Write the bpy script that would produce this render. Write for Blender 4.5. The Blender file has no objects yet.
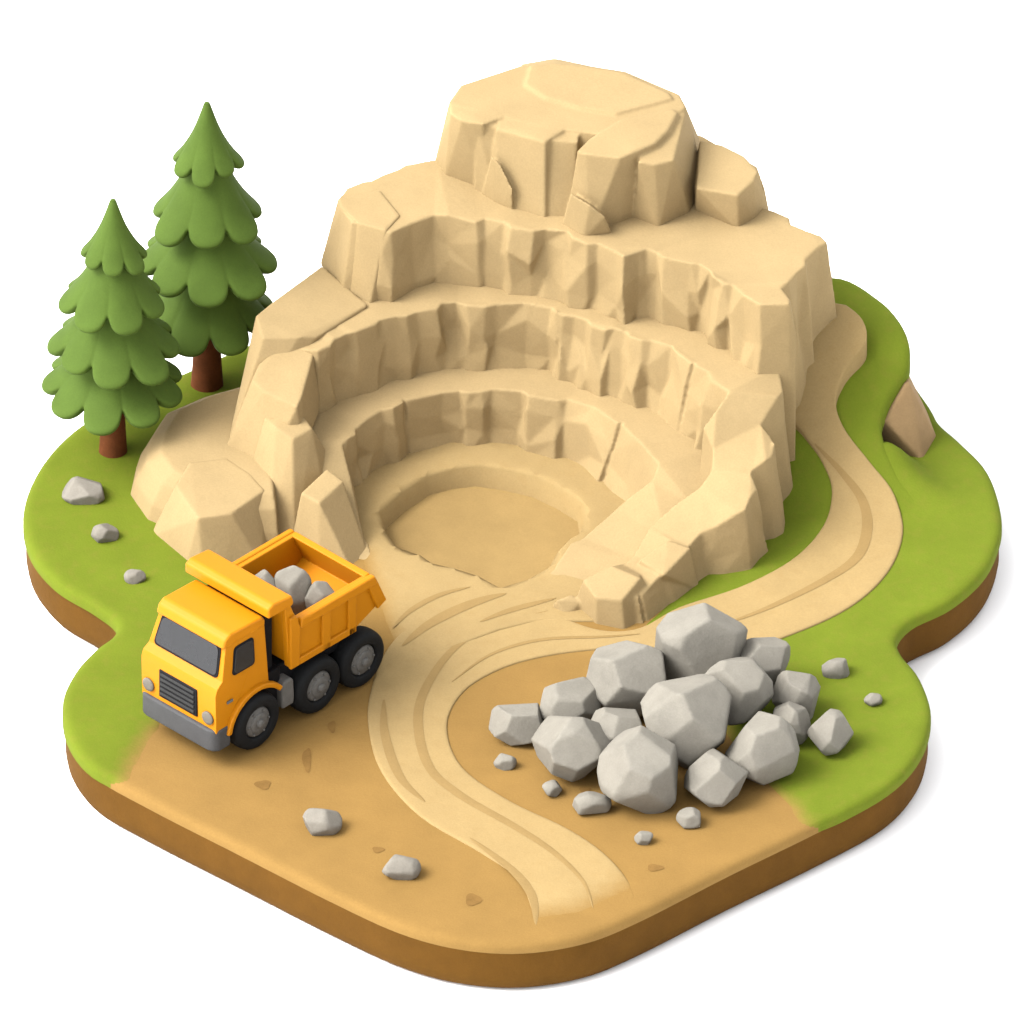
import bpy, bmesh, math, random
import numpy as np
from mathutils import Vector, Matrix, Euler
from mathutils.geometry import delaunay_2d_cdt

R = math.radians
SC = bpy.context.scene
COL = SC.collection
SE, CE = math.sin(R(35.264)), math.cos(R(35.264))

# ------------------------------------------------------------------ helpers
def at(px, py, z=0.0):
    """a point of the photograph whose height above the lawn is known -> ground plan position"""
    return Vector(((px - 512) / 100.0, ((512 - py) / 100.0 - z * CE) / SE, z))

def link(name, me, mat=None, parent=None):
    o = bpy.data.objects.new(name, me)
    COL.objects.link(o)
    if mat is not None and me is not None and not me.materials:
        me.materials.append(mat)
    if parent is not None:
        o.parent = parent
    return o

def obj(name, bm, mat, parent=None, smooth=True):
    bmesh.ops.recalc_face_normals(bm, faces=bm.faces[:])
    me = bpy.data.meshes.new(name)
    bm.to_mesh(me); bm.free()
    me.polygons.foreach_set('use_smooth', [smooth] * len(me.polygons))
    return link(name, me, mat, parent)

def tag(o, label=None, cat=None, group=None, kind=None):
    if label: o['label'] = label
    if cat: o['category'] = cat
    if group: o['group'] = group
    if kind: o['kind'] = kind
    return o

def empty(name, loc, rz=0.0):
    o = bpy.data.objects.new(name, None)
    COL.objects.link(o)
    o.empty_display_size = 0.2
    o.location = loc; o.rotation_euler = (0, 0, rz)
    return o

def bevel(o, w, seg=3, ang=25):
    m = o.modifiers.new('bevel', 'BEVEL')
    m.width = w; m.segments = seg; m.limit_method = 'ANGLE'; m.angle_limit = R(ang)
    m.harden_normals = True; m.use_clamp_overlap = True
    return o

def clay(o, vox, it=2, fac=0.5):
    m = o.modifiers.new('remesh', 'REMESH'); m.mode = 'VOXEL'; m.voxel_size = vox; m.use_smooth_shade = True
    s = o.modifiers.new('smooth', 'SMOOTH'); s.factor = fac; s.iterations = it
    return o

def sstep(t):
    t = np.clip(t, 0, 1)
    return t * t * (3 - 2 * t)

# ------------------------------------------------------------------ materials
def mat(name, rgb, rough=0.75, var=0.10, scale=3.0, bump=0.0, bscale=30.0, rgb2=None, attr=None, rgb3=None, spec=0.06, coat=0.0, grain=0.05):
    if name != 'white_ground':
        k = .54; rgb = tuple(c*k for c in rgb); rgb3 = tuple(c*k for c in rgb3) if rgb3 else None
    m = bpy.data.materials.new(name); m.use_nodes = True
    nt = m.node_tree; N = nt.nodes; L = nt.links
    b = N['Principled BSDF']
    b.inputs['Roughness'].default_value = rough
    b.inputs['Specular IOR Level'].default_value = spec
    b.inputs['Coat Weight'].default_value = coat
    b.inputs['Coat Roughness'].default_value = 0.25
    tc = N.new('ShaderNodeTexCoord')
    no = N.new('ShaderNodeTexNoise'); no.inputs['Scale'].default_value = scale; no.inputs['Detail'].default_value = 5
    no.inputs['Roughness'].default_value = 0.6
    L.new(tc.outputs['Object'], no.inputs['Vector'])
    mx = N.new('ShaderNodeMix'); mx.data_type = 'RGBA'
    c2 = rgb2 or tuple(c * (1 - var) for c in rgb)
    c1 = tuple(min(1, c * (1 + var)) for c in rgb) if rgb2 is None else rgb
    mx.inputs[6].default_value = (*c1, 1); mx.inputs[7].default_value = (*c2, 1)
    mr = N.new('ShaderNodeMapRange'); mr.inputs[1].default_value = .3; mr.inputs[2].default_value = .7
    L.new(no.outputs['Fac'], mr.inputs[0]); L.new(mr.outputs[0], mx.inputs[0])
    out = mx.outputs[2]
    if attr:
        a = N.new('ShaderNodeAttribute'); a.attribute_name = attr
        m2 = N.new('ShaderNodeMix'); m2.data_type = 'RGBA'
        n3 = N.new('ShaderNodeTexNoise'); n3.inputs['Scale'].default_value = 9; n3.inputs['Detail'].default_value = 4
        L.new(tc.outputs['Object'], n3.inputs['Vector'])
        ad = N.new('ShaderNodeMath'); ad.operation = 'MULTIPLY_ADD'
        ad.inputs[1].default_value = 0.5; ad.inputs[2].default_value = -0.25
        L.new(n3.outputs['Fac'], ad.inputs[0])
        a2 = N.new('ShaderNodeMath'); a2.operation = 'ADD'; a2.use_clamp = True
        L.new(ad.outputs[0], a2.inputs[0]); L.new(a.outputs['Fac'], a2.inputs[1])
        L.new(a2.outputs[0], m2.inputs[0]); L.new(out, m2.inputs[6]); m2.inputs[7].default_value = (*rgb3, 1)
        out = m2.outputs[2]
    if grain:
        ng = N.new('ShaderNodeTexNoise'); ng.inputs['Scale'].default_value = 55; ng.inputs['Detail'].default_value = 3
        L.new(tc.outputs['Object'], ng.inputs['Vector'])
        mg = N.new('ShaderNodeMapRange'); mg.inputs[1].default_value = .3; mg.inputs[2].default_value = .7
        mg.inputs[3].default_value = 1 - grain; mg.inputs[4].default_value = 1 + grain
        L.new(ng.outputs['Fac'], mg.inputs[0])
        vm = N.new('ShaderNodeVectorMath'); vm.operation = 'SCALE'
        L.new(out, vm.inputs[0]); L.new(mg.outputs[0], vm.inputs['Scale'])
        out = vm.outputs[0]
    L.new(out, b.inputs['Base Color'])
    if bump:
        nb = N.new('ShaderNodeTexNoise'); nb.inputs['Scale'].default_value = bscale; nb.inputs['Detail'].default_value = 6
        L.new(tc.outputs['Object'], nb.inputs['Vector'])
        bp = N.new('ShaderNodeBump'); bp.inputs['Strength'].default_value = bump; bp.inputs['Distance'].default_value = 0.02
        L.new(nb.outputs['Fac'], bp.inputs['Height']); L.new(bp.outputs[0], b.inputs['Normal'])
    return m

DIRT = (.315, .185, .056)
M = {
    'white': mat('white_ground', (.9, .9, .9), .9, 0, grain=0),
    'earth': mat('earth_side', (.132, .060, .0092), .9, .12, 2.5, .25, 14),
    'dirt': mat('packed_dirt', DIRT, .9, .08, 1.6, .15, 22),
    'grass': mat('mown_grass', (.160, .207, .017), .9, .08, 1.5, .12, 40, attr='fade', rgb3=DIRT),
    'road': mat('sandy_track', (.42, .295, .130), .9, .05, 1.8, .12, 26, attr='fade', rgb3=DIRT),
    'rut': mat('rut_sand', (.34, .225, .09), .9, .06, 3, .1, 26),
    'mark': mat('dirt_mark', (.25, .14, .042), .9, .15, 6),
    'sand': mat('sandstone', (.435, .315, .156), .85, .06, 1.7, .18, 18),
    'bench': mat('bench_sand', (.405, .285, .126), .9, .06, 1.7, .12, 24, attr='fade', rgb3=DIRT),
    'pit': mat('pit_clay', (.36, .24, .094), .6, .07, 2.2, .08, 10),  # pit floor: one even tone, a little darker than the bench sand
    'cliff': mat('brown_cliff', (.38, .25, .125), .9, .1, 3, .2, 18),
    'rock': mat('grey_rock', (.285, .265, .225), .8, .10, 4, .22, 22),
    'pebble': mat('pale_rock', (.27, .247, .21), .8, .10, 6, .22, 30),
    'needle': mat('fir_green', (.088, .145, .022), .8, .12, 2.5, .1, 20, spec=.1),
    'bark': mat('fir_bark', (.17, .055, .02), .85, .2, 6, .3, 18),
    'yellow': mat('yellow_paint', (.67, .245, .003), .5, .02, 3, 0, coat=.03, grain=.015, spec=.14),
    'rubber': mat('black_rubber', (.018, .019, .02), .6, .1, 8, .1, 40),
    'black': mat('black_steel', (.014, .014, .016), .55, .1, 8),
    'hub': mat('grey_hub', (.17, .165, .155), .55, .1, 10, .15, 25),
    'bumper': mat('grey_bumper', (.095, .095, .097), .55, .06, 6, .06, 30),
    'glass': mat('tinted_glass', (.022, .023, .026), .25, .1, 1.5, 0, spec=.3, coat=.1, grain=0),
    'slat': mat('dark_slat', (.05, .05, .05), .5, .1, 8),
    'lamp': mat('lamp_lens', (.19, .172, .145), .3, .08, 9, grain=0),
}

# ------------------------------------------------------------------ 2D tools
def catmull(pts, per=8, closed=True):
    P = [Vector((p[0], p[1])) for p in pts]; n = len(P); out = []
    rng = range(n) if closed else range(n - 1)
    for i in rng:
        if closed: a, b, c, d = P[i-1], P[i], P[(i+1) % n], P[(i+2) % n]
        else: a, b, c, d = P[max(i-1, 0)], P[i], P[i+1], P[min(i+2, n-1)]
        for k in range(per):
            t = k / per
            out.append(.5 * ((2*b) + (c-a)*t + (2*a-5*b+4*c-d)*t*t + (3*b-a-3*c+d)*t**3))
    if not closed: out.append(P[-1])
    return [(p.x, p.y) for p in out]

def area(poly):
    return .5 * sum(poly[i-1][0]*poly[i][1] - poly[i][0]*poly[i-1][1] for i in range(len(poly)))

def inside(pts, poly):
    pts = np.asarray(pts, float); x, y = pts[:, 0], pts[:, 1]
    r = np.zeros(len(pts), bool); n = len(poly)
    for i in range(n):
        x1, y1 = poly[i-1][:2]; x2, y2 = poly[i][:2]
        c = (y1 > y) != (y2 > y)
        with np.errstate(divide='ignore', invalid='ignore'):
            xi = (x2-x1)*(y-y1)/(y2-y1 if y2 != y1 else 1e-12)+x1
        r ^= c & (x < xi)
    return r

def dist(pts, poly, closed=True):
    pts = np.asarray(pts, float); d = np.full(len(pts), 1e9); n = len(poly)
    for i in range(0 if closed else 1, n):
        a = np.array(poly[i-1][:2]); b = np.array(poly[i][:2]); ab = b-a
        t = np.clip(((pts-a) @ ab)/max(ab @ ab, 1e-12), 0, 1)
        d = np.minimum(d, np.hypot(*(pts-(a+t[:, None]*ab)).T))
    return d

def resample(poly, s):
    out = []; n = len(poly)
    for i in range(n):
        a = Vector(poly[i][:2]); b = Vector(poly[(i+1) % n][:2]); k = max(1, round((b-a).length/s))
        for j in range(k): out.append(tuple(a.lerp(b, j/k)))
    return out

def offset(poly, d):
    """move a CCW outline inwards by d"""
    n = len(poly); out = []
    for i in range(n):
        a = Vector(poly[i-1][:2]); b = Vector(poly[i][:2]); c = Vector(poly[(i+1) % n][:2])
        t = (c-a)
        if t.length < 1e-9: continue
        t.normalize(); out.append((b.x - t.y*d, b.y + t.x*d))
    return out

def sheet(name, outline, zf, mat_, holes=(), grid=.15, rr=.06, rh=.04, skirt=.08, parent=None, fade=None, skin=0.0, side=None, hole_in=0.0):
    """a ground sheet: rounded rim, heights from zf, a skirt down all round (and round its holes)"""
    outline = list(outline)
    if area(outline) < 0: outline.reverse()
    hs = []
    for h in holes:
        h = list(h)
        if area(h) < 0: h.reverse()
        hs.append(h)
    bounds = [outline] + hs
    V = []; E = []
    for b in bounds:
        s = len(V); V += b; E += [(s+i, s+(i+1) % len(b)) for i in range(len(b))]
    nb = len(V)
    extra = []
    for f in (.12, .35, .65, 1.0):
        for b, sg in [(outline, 1)]+[(h, -1) for h in hs]:
            q = offset(b, f*rr*sg)
            dd = dist(q, b)
            extra += [p for p, x in zip(q, dd) if x > f*rr*.93]
    xs = [p[0] for p in outline]; ys = [p[1] for p in outline]
    gx = np.arange(min(xs), max(xs), grid); gy = np.arange(min(ys), max(ys), grid)
    G = np.array([(x + (grid*.5 if j % 2 else 0), y) for j, y in enumerate(gy) for x in gx])
    ok = inside(G, outline)
    for h in hs: ok &= ~inside(G, h)
    G = G[ok]
    if len(G):
        dm = np.min([dist(G, b) for b in bounds], axis=0); G = G[dm > rr + grid*.35]
    extra += [tuple(p) for p in G]
    if extra:
        ex = np.array(extra); ok = inside(ex, outline)
        for h in hs: ok &= ~inside(ex, h)
        ex = ex[ok]
        V = V + [tuple(p) for p in ex]
    rv, re_, rf, ov, oe, of = delaunay_2d_cdt([Vector(v) for v in V], E, [], 0, 1e-6)
    pts = np.array([(v.x, v.y) for v in rv])
    cen = np.array([pts[list(f)].mean(0) for f in rf])
    keep = inside(cen, outline)
    for h in hs: keep &= ~inside(cen, h)
    d = np.min([dist(pts, b) for b in bounds], axis=0)
    z = zf(pts[:, 0], pts[:, 1])*1.0
    k = np.clip(1-d/rr, 0, 1)
    z = z - rh*(1-np.sqrt(np.maximum(0, 1-k*k)))
    bm = bmesh.new()
    lay = bm.verts.layers.float.new('fade')
    vs = [bm.verts.new((p[0], p[1], zz)) for p, zz in zip(pts, z)]
    fv = fade(pts[:, 0], pts[:, 1]) if fade else np.zeros(len(pts))
    for v, f in zip(vs, fv): v[lay] = float(f)
    for f, kk in zip(rf, keep):
        if kk:
            try: bm.faces.new([vs[i] for i in f])
            except ValueError: pass
    bmesh.ops.delete(bm, geom=[v for v in bm.verts if not v.link_faces], context='VERTS')
    be = [e for e in bm.edges if len(e.link_faces) == 1]
    r = bmesh.ops.extrude_edge_only(bm, edges=be)
    nv = [g for g in r['geom'] if isinstance(g, bmesh.types.BMVert)]
    if hole_in and hs:
        P2 = np.array([v.co[:2] for v in nv]); dh = dist(P2, hs[0])
        c = Vector((np.mean([p[0] for p in hs[0]]), np.mean([p[1] for p in hs[0]]), 0))
    for i, v in enumerate(nv):
        if hole_in and hs and dh[i] < 1e-3:
            w = (c - v.co); w.z = 0; w.normalize(); v.co += w*hole_in
        v.co.z -= skirt
    for f in bm.faces:
        if f.normal.z < -.2: f.normal_flip()
    me = bpy.data.meshes.new(name)
    bmesh.ops.recalc_face_normals(bm, faces=bm.faces[:])
    if sum(f.normal.z for f in bm.faces) < 0: bmesh.ops.reverse_faces(bm, faces=bm.faces[:])
    bm.to_mesh(me); bm.free()
    me.polygons.foreach_set('use_smooth', [True]*len(me.polygons))
    return link(name, me, mat_, parent)

def px_poly(pts, z=0.0):
    return [tuple(at(p[0], p[1], p[2] if len(p) > 2 else z)[:2]) for p in pts]

# ------------------------------------------------------------------ white surround and the slab of ground
bm = bmesh.new()
bmesh.ops.create_circle(bm, cap_ends=True, radius=300, segments=96)
tag(obj('ground', bm, M['white']), kind='structure').location = (0, 0, -.615)

OUT_PX = [(26, 517), (34, 552), (59, 582), (95, 604), (118, 622), (116, 636), (98, 650), (78, 672), (66, 700), (70, 735),
          (95, 768), (150, 800), (240, 846), (330, 892), (400, 924), (460, 940), (522, 944), (585, 934), (640, 912),
          (730, 866), (820, 822), (885, 786), (917, 752), (928, 714), (917, 678), (899, 655), (894, 638), (910, 619),
          (948, 600), (980, 572), (996, 540), (998, 512), (985, 472), (958, 443), (937, 424)]
slab = px_poly(OUT_PX) + [(4.12, 1.9), (3.75, 2.7), (3.1, 3.5), (2.2, 4.15), (1.2, 4.5), (0.2, 4.5), (-.8, 4.2), (-1.7, 3.65), (-2.2, 3.2)] \
    + px_poly([(240, 350), (190, 372), (142, 394), (95, 418), (60, 446), (36, 480)])
slab = resample(catmull(slab, 6), .09)
R0 = px_poly([(380, 514), (402, 494), (426, 478), (452, 471), (475, 468), (505, 472), (535, 479), (560, 491), (582, 505), (585, 520), (580, 535),
              (570, 541), (558, 553), (549, 568), (528, 580), (500, 589), (478, 577), (455, 570), (432, 565), (420, 557), (397, 549), (385, 533)])

def flat(h, amp=.006):
    return lambda x, y: h + amp*(np.sin(2.1*x+.7*y)+np.sin(1.3*y-1.7*x+1))
R0big = offset([p for p in (R0 if area(R0) > 0 else R0[::-1])], -.05)
top = sheet('terrain', slab, flat(0, 0), M['dirt'], holes=[R0big], grid=.22, rr=.11, rh=.06, skirt=.06)
tag(top, kind='structure')
# earth body under the top sheet
bm = bmesh.new()
sl = slab if area(slab) > 0 else slab[::-1]
rings = []
for off, z in ((.012, -.065), (0, -.15), (0, -.42), (.015, -.51), (.05, -.57), (.11, -.605)):
    q = offset(sl, off); rings.append([bm.verts.new((p[0], p[1], z)) for p in q])
n = len(sl)
for a, b in zip(rings, rings[1:]):
    for i in range(n): bm.faces.new((a[i], a[(i+1) % n], b[(i+1) % n], b[i]))
bm.faces.new(rings[-1])
body = obj('earth', bm, M['earth']); tag(body, kind='structure')

# ------------------------------------------------------------------ hill on the right, lawns, track
def hill(x, y):
    return 1.05*sstep((y+.2)/2.0)*sstep((x-2.3)/.45)

def edge_fade(line, w, far=None):
    def f(x, y):
        return 1.35*(1-sstep(dist(np.stack([x, y], 1), line, False)/w))
    return f
BANK = [(3.66, .90), (3.70, .74), (3.90, .36), (4.26, -.04)]
def sink(line):
    f = edge_fade(line, .40)
    return lambda x, y: .022-.026*np.clip(f(x, y), 0, 1)+hill(x, y)*.93*np.exp(-(dist(np.stack([x, y], 1), BANK, False)/.26)**2)*(1-sstep((y-.62)/.35))*(x > 2.5)
g_left = [p for p in px_poly(OUT_PX[:11])]
left_out = offset(sl, -.03); sl_in = offset(sl, .03)
def part_of(out, test): return [p for p in out if test(p)]
def arc(p0, p1):
    """the run of the slab's outline between the points nearest p0 and p1 (CCW)"""
    i0 = min(range(len(left_out)), key=lambda i: (left_out[i][0]-p0[0])**2+(left_out[i][1]-p0[1])**2)
    i1 = min(range(len(left_out)), key=lambda i: (left_out[i][0]-p1[0])**2+(left_out[i][1]-p1[1])**2)
    ends = [px_poly([(137, 800), (150, 768)]), px_poly([(775, 812), (790, 834)])]
    out = []
    for i in range(i0, i1+1 if i1 > i0 else i1+1+len(left_out)):
        a = Vector(sl_in[i % len(sl_in)]); b = Vector(left_out[i % len(left_out)])
        d = min(dist([a[:]], e, False)[0] for e in ends)
        out.append(tuple(a.lerp(b, float(sstep((d-.05)/.55)))))
    return out
# left lawn: slab outline from the far tree round to the truck
lb = px_poly([(140, 790), (150, 768), (165, 742), (190, 715), (225, 680), (250, 640), (262, 600), (270, 560), (300, 500)])
L1 = arc((-1.7, 3.65), tuple(at(137, 794)[:2])) + resample(catmull(lb, 5, False), .1)[:-1] + [(-1.5, 1.5)]
ft = px_poly([(137, 800), (150, 768), (165, 742), (190, 715), (225, 680)])
grassL = sheet('grass', L1, sink(ft), M['grass'], grid=.09, rr=.11, rh=.06, skirt=.075, fade=edge_fade(ft, .40))
tag(grassL, kind='structure')
rb = px_poly([(622, 637), (655, 650), (690, 680), (700, 720), (715, 760), (745, 790), (775, 812)])
L2o = arc(tuple(at(785, 838)[:2]), (3.1, 3.5)) + [(2.0, 2.0), (2.2, .4), (1.9, -.9)] + resample(catmull(rb, 5, False), .1)
ft2 = px_poly([(700, 720), (715, 760), (745, 790), (775, 812), (790, 834)])
grassR = sheet('grass', L2o, sink(ft2), M['grass'], grid=.09, rr=.11, rh=.06, skirt=.075, fade=edge_fade(ft2, .40))
tag(grassR, kind='structure')
hl = [(3.20, 2.62), (3.68, 2.22), (3.93, 1.72), (3.97, 1.32), (3.76, 1.0), (3.70, .74), (3.90, .36), (4.26, -.04), (4.15, -.5), (3.4, -.8), (2.7, -.5), (2.5, .6), (2.5, 2.2)]
hl = resample(catmull(hl, 6), .08)
up = sheet('grass', hl, lambda x, y: hill(x, y)+.012, M['grass'], grid=.10, rr=.12, rh=.07, skirt=.14)
tag(up, kind='structure')

# sandy track: one sheet, S-bend to the front edge, loop up the right-hand hill
ra_ = [(585, 924), (542, 928), (520, 880), (480, 851), (420, 815), (381, 770), (368, 722), (372, 685), (386, 650), (412, 622), (445, 602), (480, 596),
       (520, 602), (560, 616), (600, 629), (640, 627), (680, 606), (740, 586), (790, 560), (820, 530), (832, 492), (822, 460), (803, 432)]
rb_ = [(612, 914), (636, 896), (610, 858), (570, 829), (510, 800), (462, 766), (447, 725), (463, 691), (500, 668), (545, 655), (600, 648), (650, 646), (720, 655), (790, 634),
       (850, 606), (888, 571), (903, 532), (895, 495), (870, 461)]
front = px_poly([(500, 945), (545, 930), (590, 924), (640, 900), (660, 880)])
road_end = edge_fade(front, .55)
def roadz(x, y): return hill(x, y) + .022 + .022*sstep((x-1.0)/.6) - .026*np.clip(road_end(x, y), 0, 1) + .22*sstep((y-.5)/1.0)*sstep((x-2.2)/.4)
def at_hill(px, py, dz=0):
    z = 0.0
    for _ in range(30):
        p = at(px, py, z); z = .5*z+.5*(float(roadz(np.array([p.x]), np.array([p.y]))[0])+dz)
    return tuple(at(px, py, z)[:2])
A = [at_hill(*p) for p in ra_] + [(2.62, 1.0), (2.75, 1.9)]
B = [at_hill(*p) for p in rb_] + [at_hill(843, 425), at_hill(836, 398), at_hill(846, 368), at_hill(866, 340), at_hill(862, 318), at_hill(846, 304)]
road_out = catmull(A, 5, False) + catmull(B, 5, False)[::-1]
road_out = resample(road_out, .07)
pa_line = px_poly([(372, 690), (386, 650), (412, 622), (445, 602)])
road = sheet('road', road_out, roadz, M['road'], grid=.07, rr=.04, rh=.016, skirt=.30, fade=road_end)
tag(road, kind='structure')

def ribbon(name, line, w, zf, mat_, dz=.006, parent=None):
    """a tapered mark lying on the track"""
    c = [Vector(p) for p in catmull(line, 8, False)]
    bm = bmesh.new(); rows = []
    n = len(c)
    for i, p in enumerate(c):
        t = (c[min(i+1, n-1)]-c[max(i-1, 0)]).normalized(); nn = Vector((-t.y, t.x))
        ww = w*.5*max(.04, math.sin(math.pi*(i+.3)/(n-.4)))**.7
        row = []
        for s in (-1, -.4, .4, 1):
            q = p+nn*ww*s; z = float(zf(np.array([q.x]), np.array([q.y]))[0])
            row.append(bm.verts.new((q.x, q.y, z+(dz if abs(s) < 1 else dz*.6))))
        rows.append(row)
    for a, b in zip(rows, rows[1:]):
        for k in range(3): bm.faces.new((a[k], a[k+1], b[k+1], b[k]))
    o = obj(name, bm, mat_, parent)
    return o
for line, w in (([(548, 611), (505, 622), (462, 642), (433, 675), (418, 715), (428, 765), (460, 795), (512, 825), (552, 851), (582, 880), (593, 908)], .10),
                ([(384, 700), (385, 735), (400, 777), (425, 802)], .10),
                ([(470, 838), (512, 870), (532, 896), (536, 925)], .10),
                ([(815, 444), (843, 474), (863, 502), (867, 529), (857, 557), (825, 580), (770, 607), (720, 626)], .11),
                ([(640, 634), (600, 637), (540, 640), (490, 655), (452, 682)], .05)):
    rt = ribbon('tyre_rut', [at_hill(*p) for p in line], w, roadz, M['rut'], parent=road)
    rt['label'] = 'shallow darker tyre rut worn in the sandy track'
for (px, py, w, h) in ((307, 760, 9, 24), (332, 727, 8, 12), (263, 785, 16, 9), (378, 850, 12, 6), (473, 900, 16, 12), (500, 815, 20, 10), (655, 868, 16, 7), (585, 790, 12, 6)):
    p = at(px, py)
    bm = bmesh.new()
    bmesh.ops.create_circle(bm, cap_ends=True, radius=1, segments=20)
    for v in bm.verts:
        a = math.atan2(v.co.y, v.co.x); k = 1+.15*math.sin(3*a+px)
        v.co = Vector((p.x+v.co.x*k*w/200, p.y+v.co.y*k*h/200/SE, .005))
    tag(obj('dirt_mark', bm, M['mark']), kind='structure')

# ------------------------------------------------------------------ the quarry
Q = empty('quarry', (0.2, 0.9, 0))
tag(Q, 'terraced open pit quarry cut into a stepped sandstone hill with a flat summit', 'quarry')
def qpart(name, bm_or_o, mat_=None):
    o = bm_or_o if isinstance(bm_or_o, bpy.types.Object) else obj(name, bm_or_o, mat_ or M['sand'])
    o.parent = Q; o.matrix_parent_inverse = Matrix.Translation(-Vector(Q.location))
    return o

def solid(bm, verts, amp=.045, seed=1, jz=.012):
    """a closed rock mass: verts = (x, y, z_top, z_base, lean, roughness 0..1); blocky joints cut into its walls"""
    rnd = random.Random(seed)
    P = [list(v) for v in verts]
    if area(P) < 0: P.reverse()
    D = []
    for i in range(len(P)):
        a, b = P[i], P[(i+1) % len(P)]
        D.append(a)
        if a[5] >= .5 and b[5] >= .5 and math.hypot(b[0]-a[0], b[1]-a[1]) > .42:
            f = rnd.uniform(.4, .6); D.append([a[k]+(b[k]-a[k])*f for k in range(6)])
    P = D
    n = len(P); col = []
    nxt = 1
    for i in range(n):
        a = Vector(P[i-1][:2]); b = Vector(P[i][:2]); c = Vector(P[(i+1) % n][:2])
        t = (c-a).normalized(); nn = Vector((t.y, -t.x))
        x, y, zt, zb, ln, rg = P[i]
        if rg > 0 and min((b-a).length, (c-b).length) > .16 and rnd.random() < .75:
            w = rnd.uniform(.035, .055); o = amp*rg*rnd.uniform(.6, 1.3)*nxt; nxt = -nxt
            if rnd.random() < .16:
                g = rnd.uniform(.022, .034)
                col.append((b-t*g+nn*.012, nn, t, zt, zb, ln, rg*.4)); col.append((b-nn*rnd.uniform(.045, .065), nn, t, zt, zb, ln, rg*.2)); col.append((b+t*g-nn*.004, nn, t, zt, zb, ln, rg*.4))
                continue
            col.append((b-t*w+nn*o*.6, nn, t, zt+rnd.uniform(-jz, jz), zb, ln, rg))
            col.append((b+t*w-nn*o*.6, nn, t, zt+rnd.uniform(-jz, jz), zb, ln, rg))
        else:
            col.append((b, nn, t, zt+rnd.uniform(-jz, jz)*(rg > 0), zb, ln, rg))
    rings = []
    for lev, f in enumerate((0, .30, .62, 1)):
        ring = []
        for (p, nn, t, zt, zb, ln, rg) in col:
            ff = f if lev in (0, 3) else f+rnd.uniform(-.12, .12)*rg
            q = p+nn*ln*ff
            if lev:
                q = q+t*rnd.uniform(-.05, .05)*rg*(.7 if lev < 3 else 1)+nn*rnd.uniform(-.7, 1.0)*amp*rg*1.15
            ring.append(bm.verts.new((q.x, q.y, zt+(zb-zt)*ff)))
        rings.append(ring)
    m = len(col)
    for a, b in zip(rings, rings[1:]):
        for i in range(m):
            j = (i+1) % m
            if rnd.random() < .5:
                bm.faces.new((a[i], b[i], b[j])); bm.faces.new((a[i], b[j], a[j]))
            else:
                bm.faces.new((a[i], b[i], a[j])); bm.faces.new((a[j], b[i], b[j]))
    top = [c[0] for c in col]
    rv, re_, rf, ov, oe, of = delaunay_2d_cdt(top, [(i, (i+1) % m) for i in range(m)], [], 0, 1e-7)
    poly = [tuple(p) for p in top]
    cen = np.array([np.mean([rv[i][:] for i in f], axis=0) for f in rf]); keep = inside(cen, poly)
    for f, k in zip(rf, keep):
        if not k: continue
        ids = [ov[i][0] if ov[i] else None for i in f]
        if None in ids: continue
        try:
            bm.faces.new([rings[0][i] for i in ids]); bm.faces.new([rings[-1][i] for i in reversed(ids)])
        except ValueError: pass

def W(pts, zb, ln, rg=1.0):
    out = []
    for p in pts:
        z = p[2]; v = at(p[0], p[1], z)
        out.append((v.x, v.y, z, p[3] if len(p) > 3 else zb, p[4] if len(p) > 4 else ln, p[5] if len(p) > 5 else rg))
    return out

def hull(bm, pts):
    b2 = bmesh.new()
    for p in pts: b2.verts.new(p)
    bmesh.ops.convex_hull(b2, input=b2.verts[:])
    bmesh.ops.delete(b2, geom=[v for v in b2.verts if not v.link_faces], context='VERTS')
    me = bpy.data.meshes.new('tmp'); b2.to_mesh(me); b2.free(); bm.from_mesh(me); bpy.data.meshes.remove(me)

def chunk(bm, top, base):
    """a convex block from its traced top and foot"""
    hull(bm, [at(*p) for p in top] + [at(*p) for p in base])

VOX = .016
# floor of the pit and the lowest bench with the apron in front
def pitz(x, y): return -.185 - .03*sstep(1-np.hypot(x+.2, y+.1)/1.0)
c0 = catmull(offset(R0 if area(R0) > 0 else R0[::-1], -.22), 3)
pf = sheet('pit_floor', c0, pitz, M['pit'], grid=.08, rr=.05, rh=.01, skirt=.02)
qpart('pit_floor', pf); pf['label'] = 'smooth clay floor at the bottom of the pit'
ap = [(-2.0, .3), (-1.7, 1.1), (-.6, 1.6), (.6, 1.5), (1.4, .8), (1.5, -.3), (1.2, -1.2)] + px_poly([(610, 622), (575, 622), (540, 622), (500, 632), (450, 650), (405, 668), (385, 655), (372, 625), (362, 590), (352, 560)])
ap = resample(ap, .08)
apf = px_poly([(405, 668), (385, 655), (372, 625), (362, 590), (352, 560)])
be_ = sheet('pit_bench', ap, lambda x, y: .03+.008*np.sin(3*x+2*y)-.034*np.clip(edge_fade(apf, .3)(x, y), 0, 1), M['bench'], holes=[R0], grid=.09, rr=.03, rh=.02, skirt=.27, hole_in=.07, fade=edge_fade(apf, .35))
qpart('pit_bench', be_)
for line, w in (([(506, 596), (482, 603), (452, 615), (424, 630), (402, 648)], .13), ([(470, 590), (440, 598), (412, 612), (392, 630)], .07), ([(556, 600), (530, 607), (505, 615), (480, 625)], .08)):
    qpart('tyre_rut', ribbon('tyre_rut', px_poly(line), w, lambda x, y: .03+.008*np.sin(3*x+2*y), M['rut']))

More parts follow.
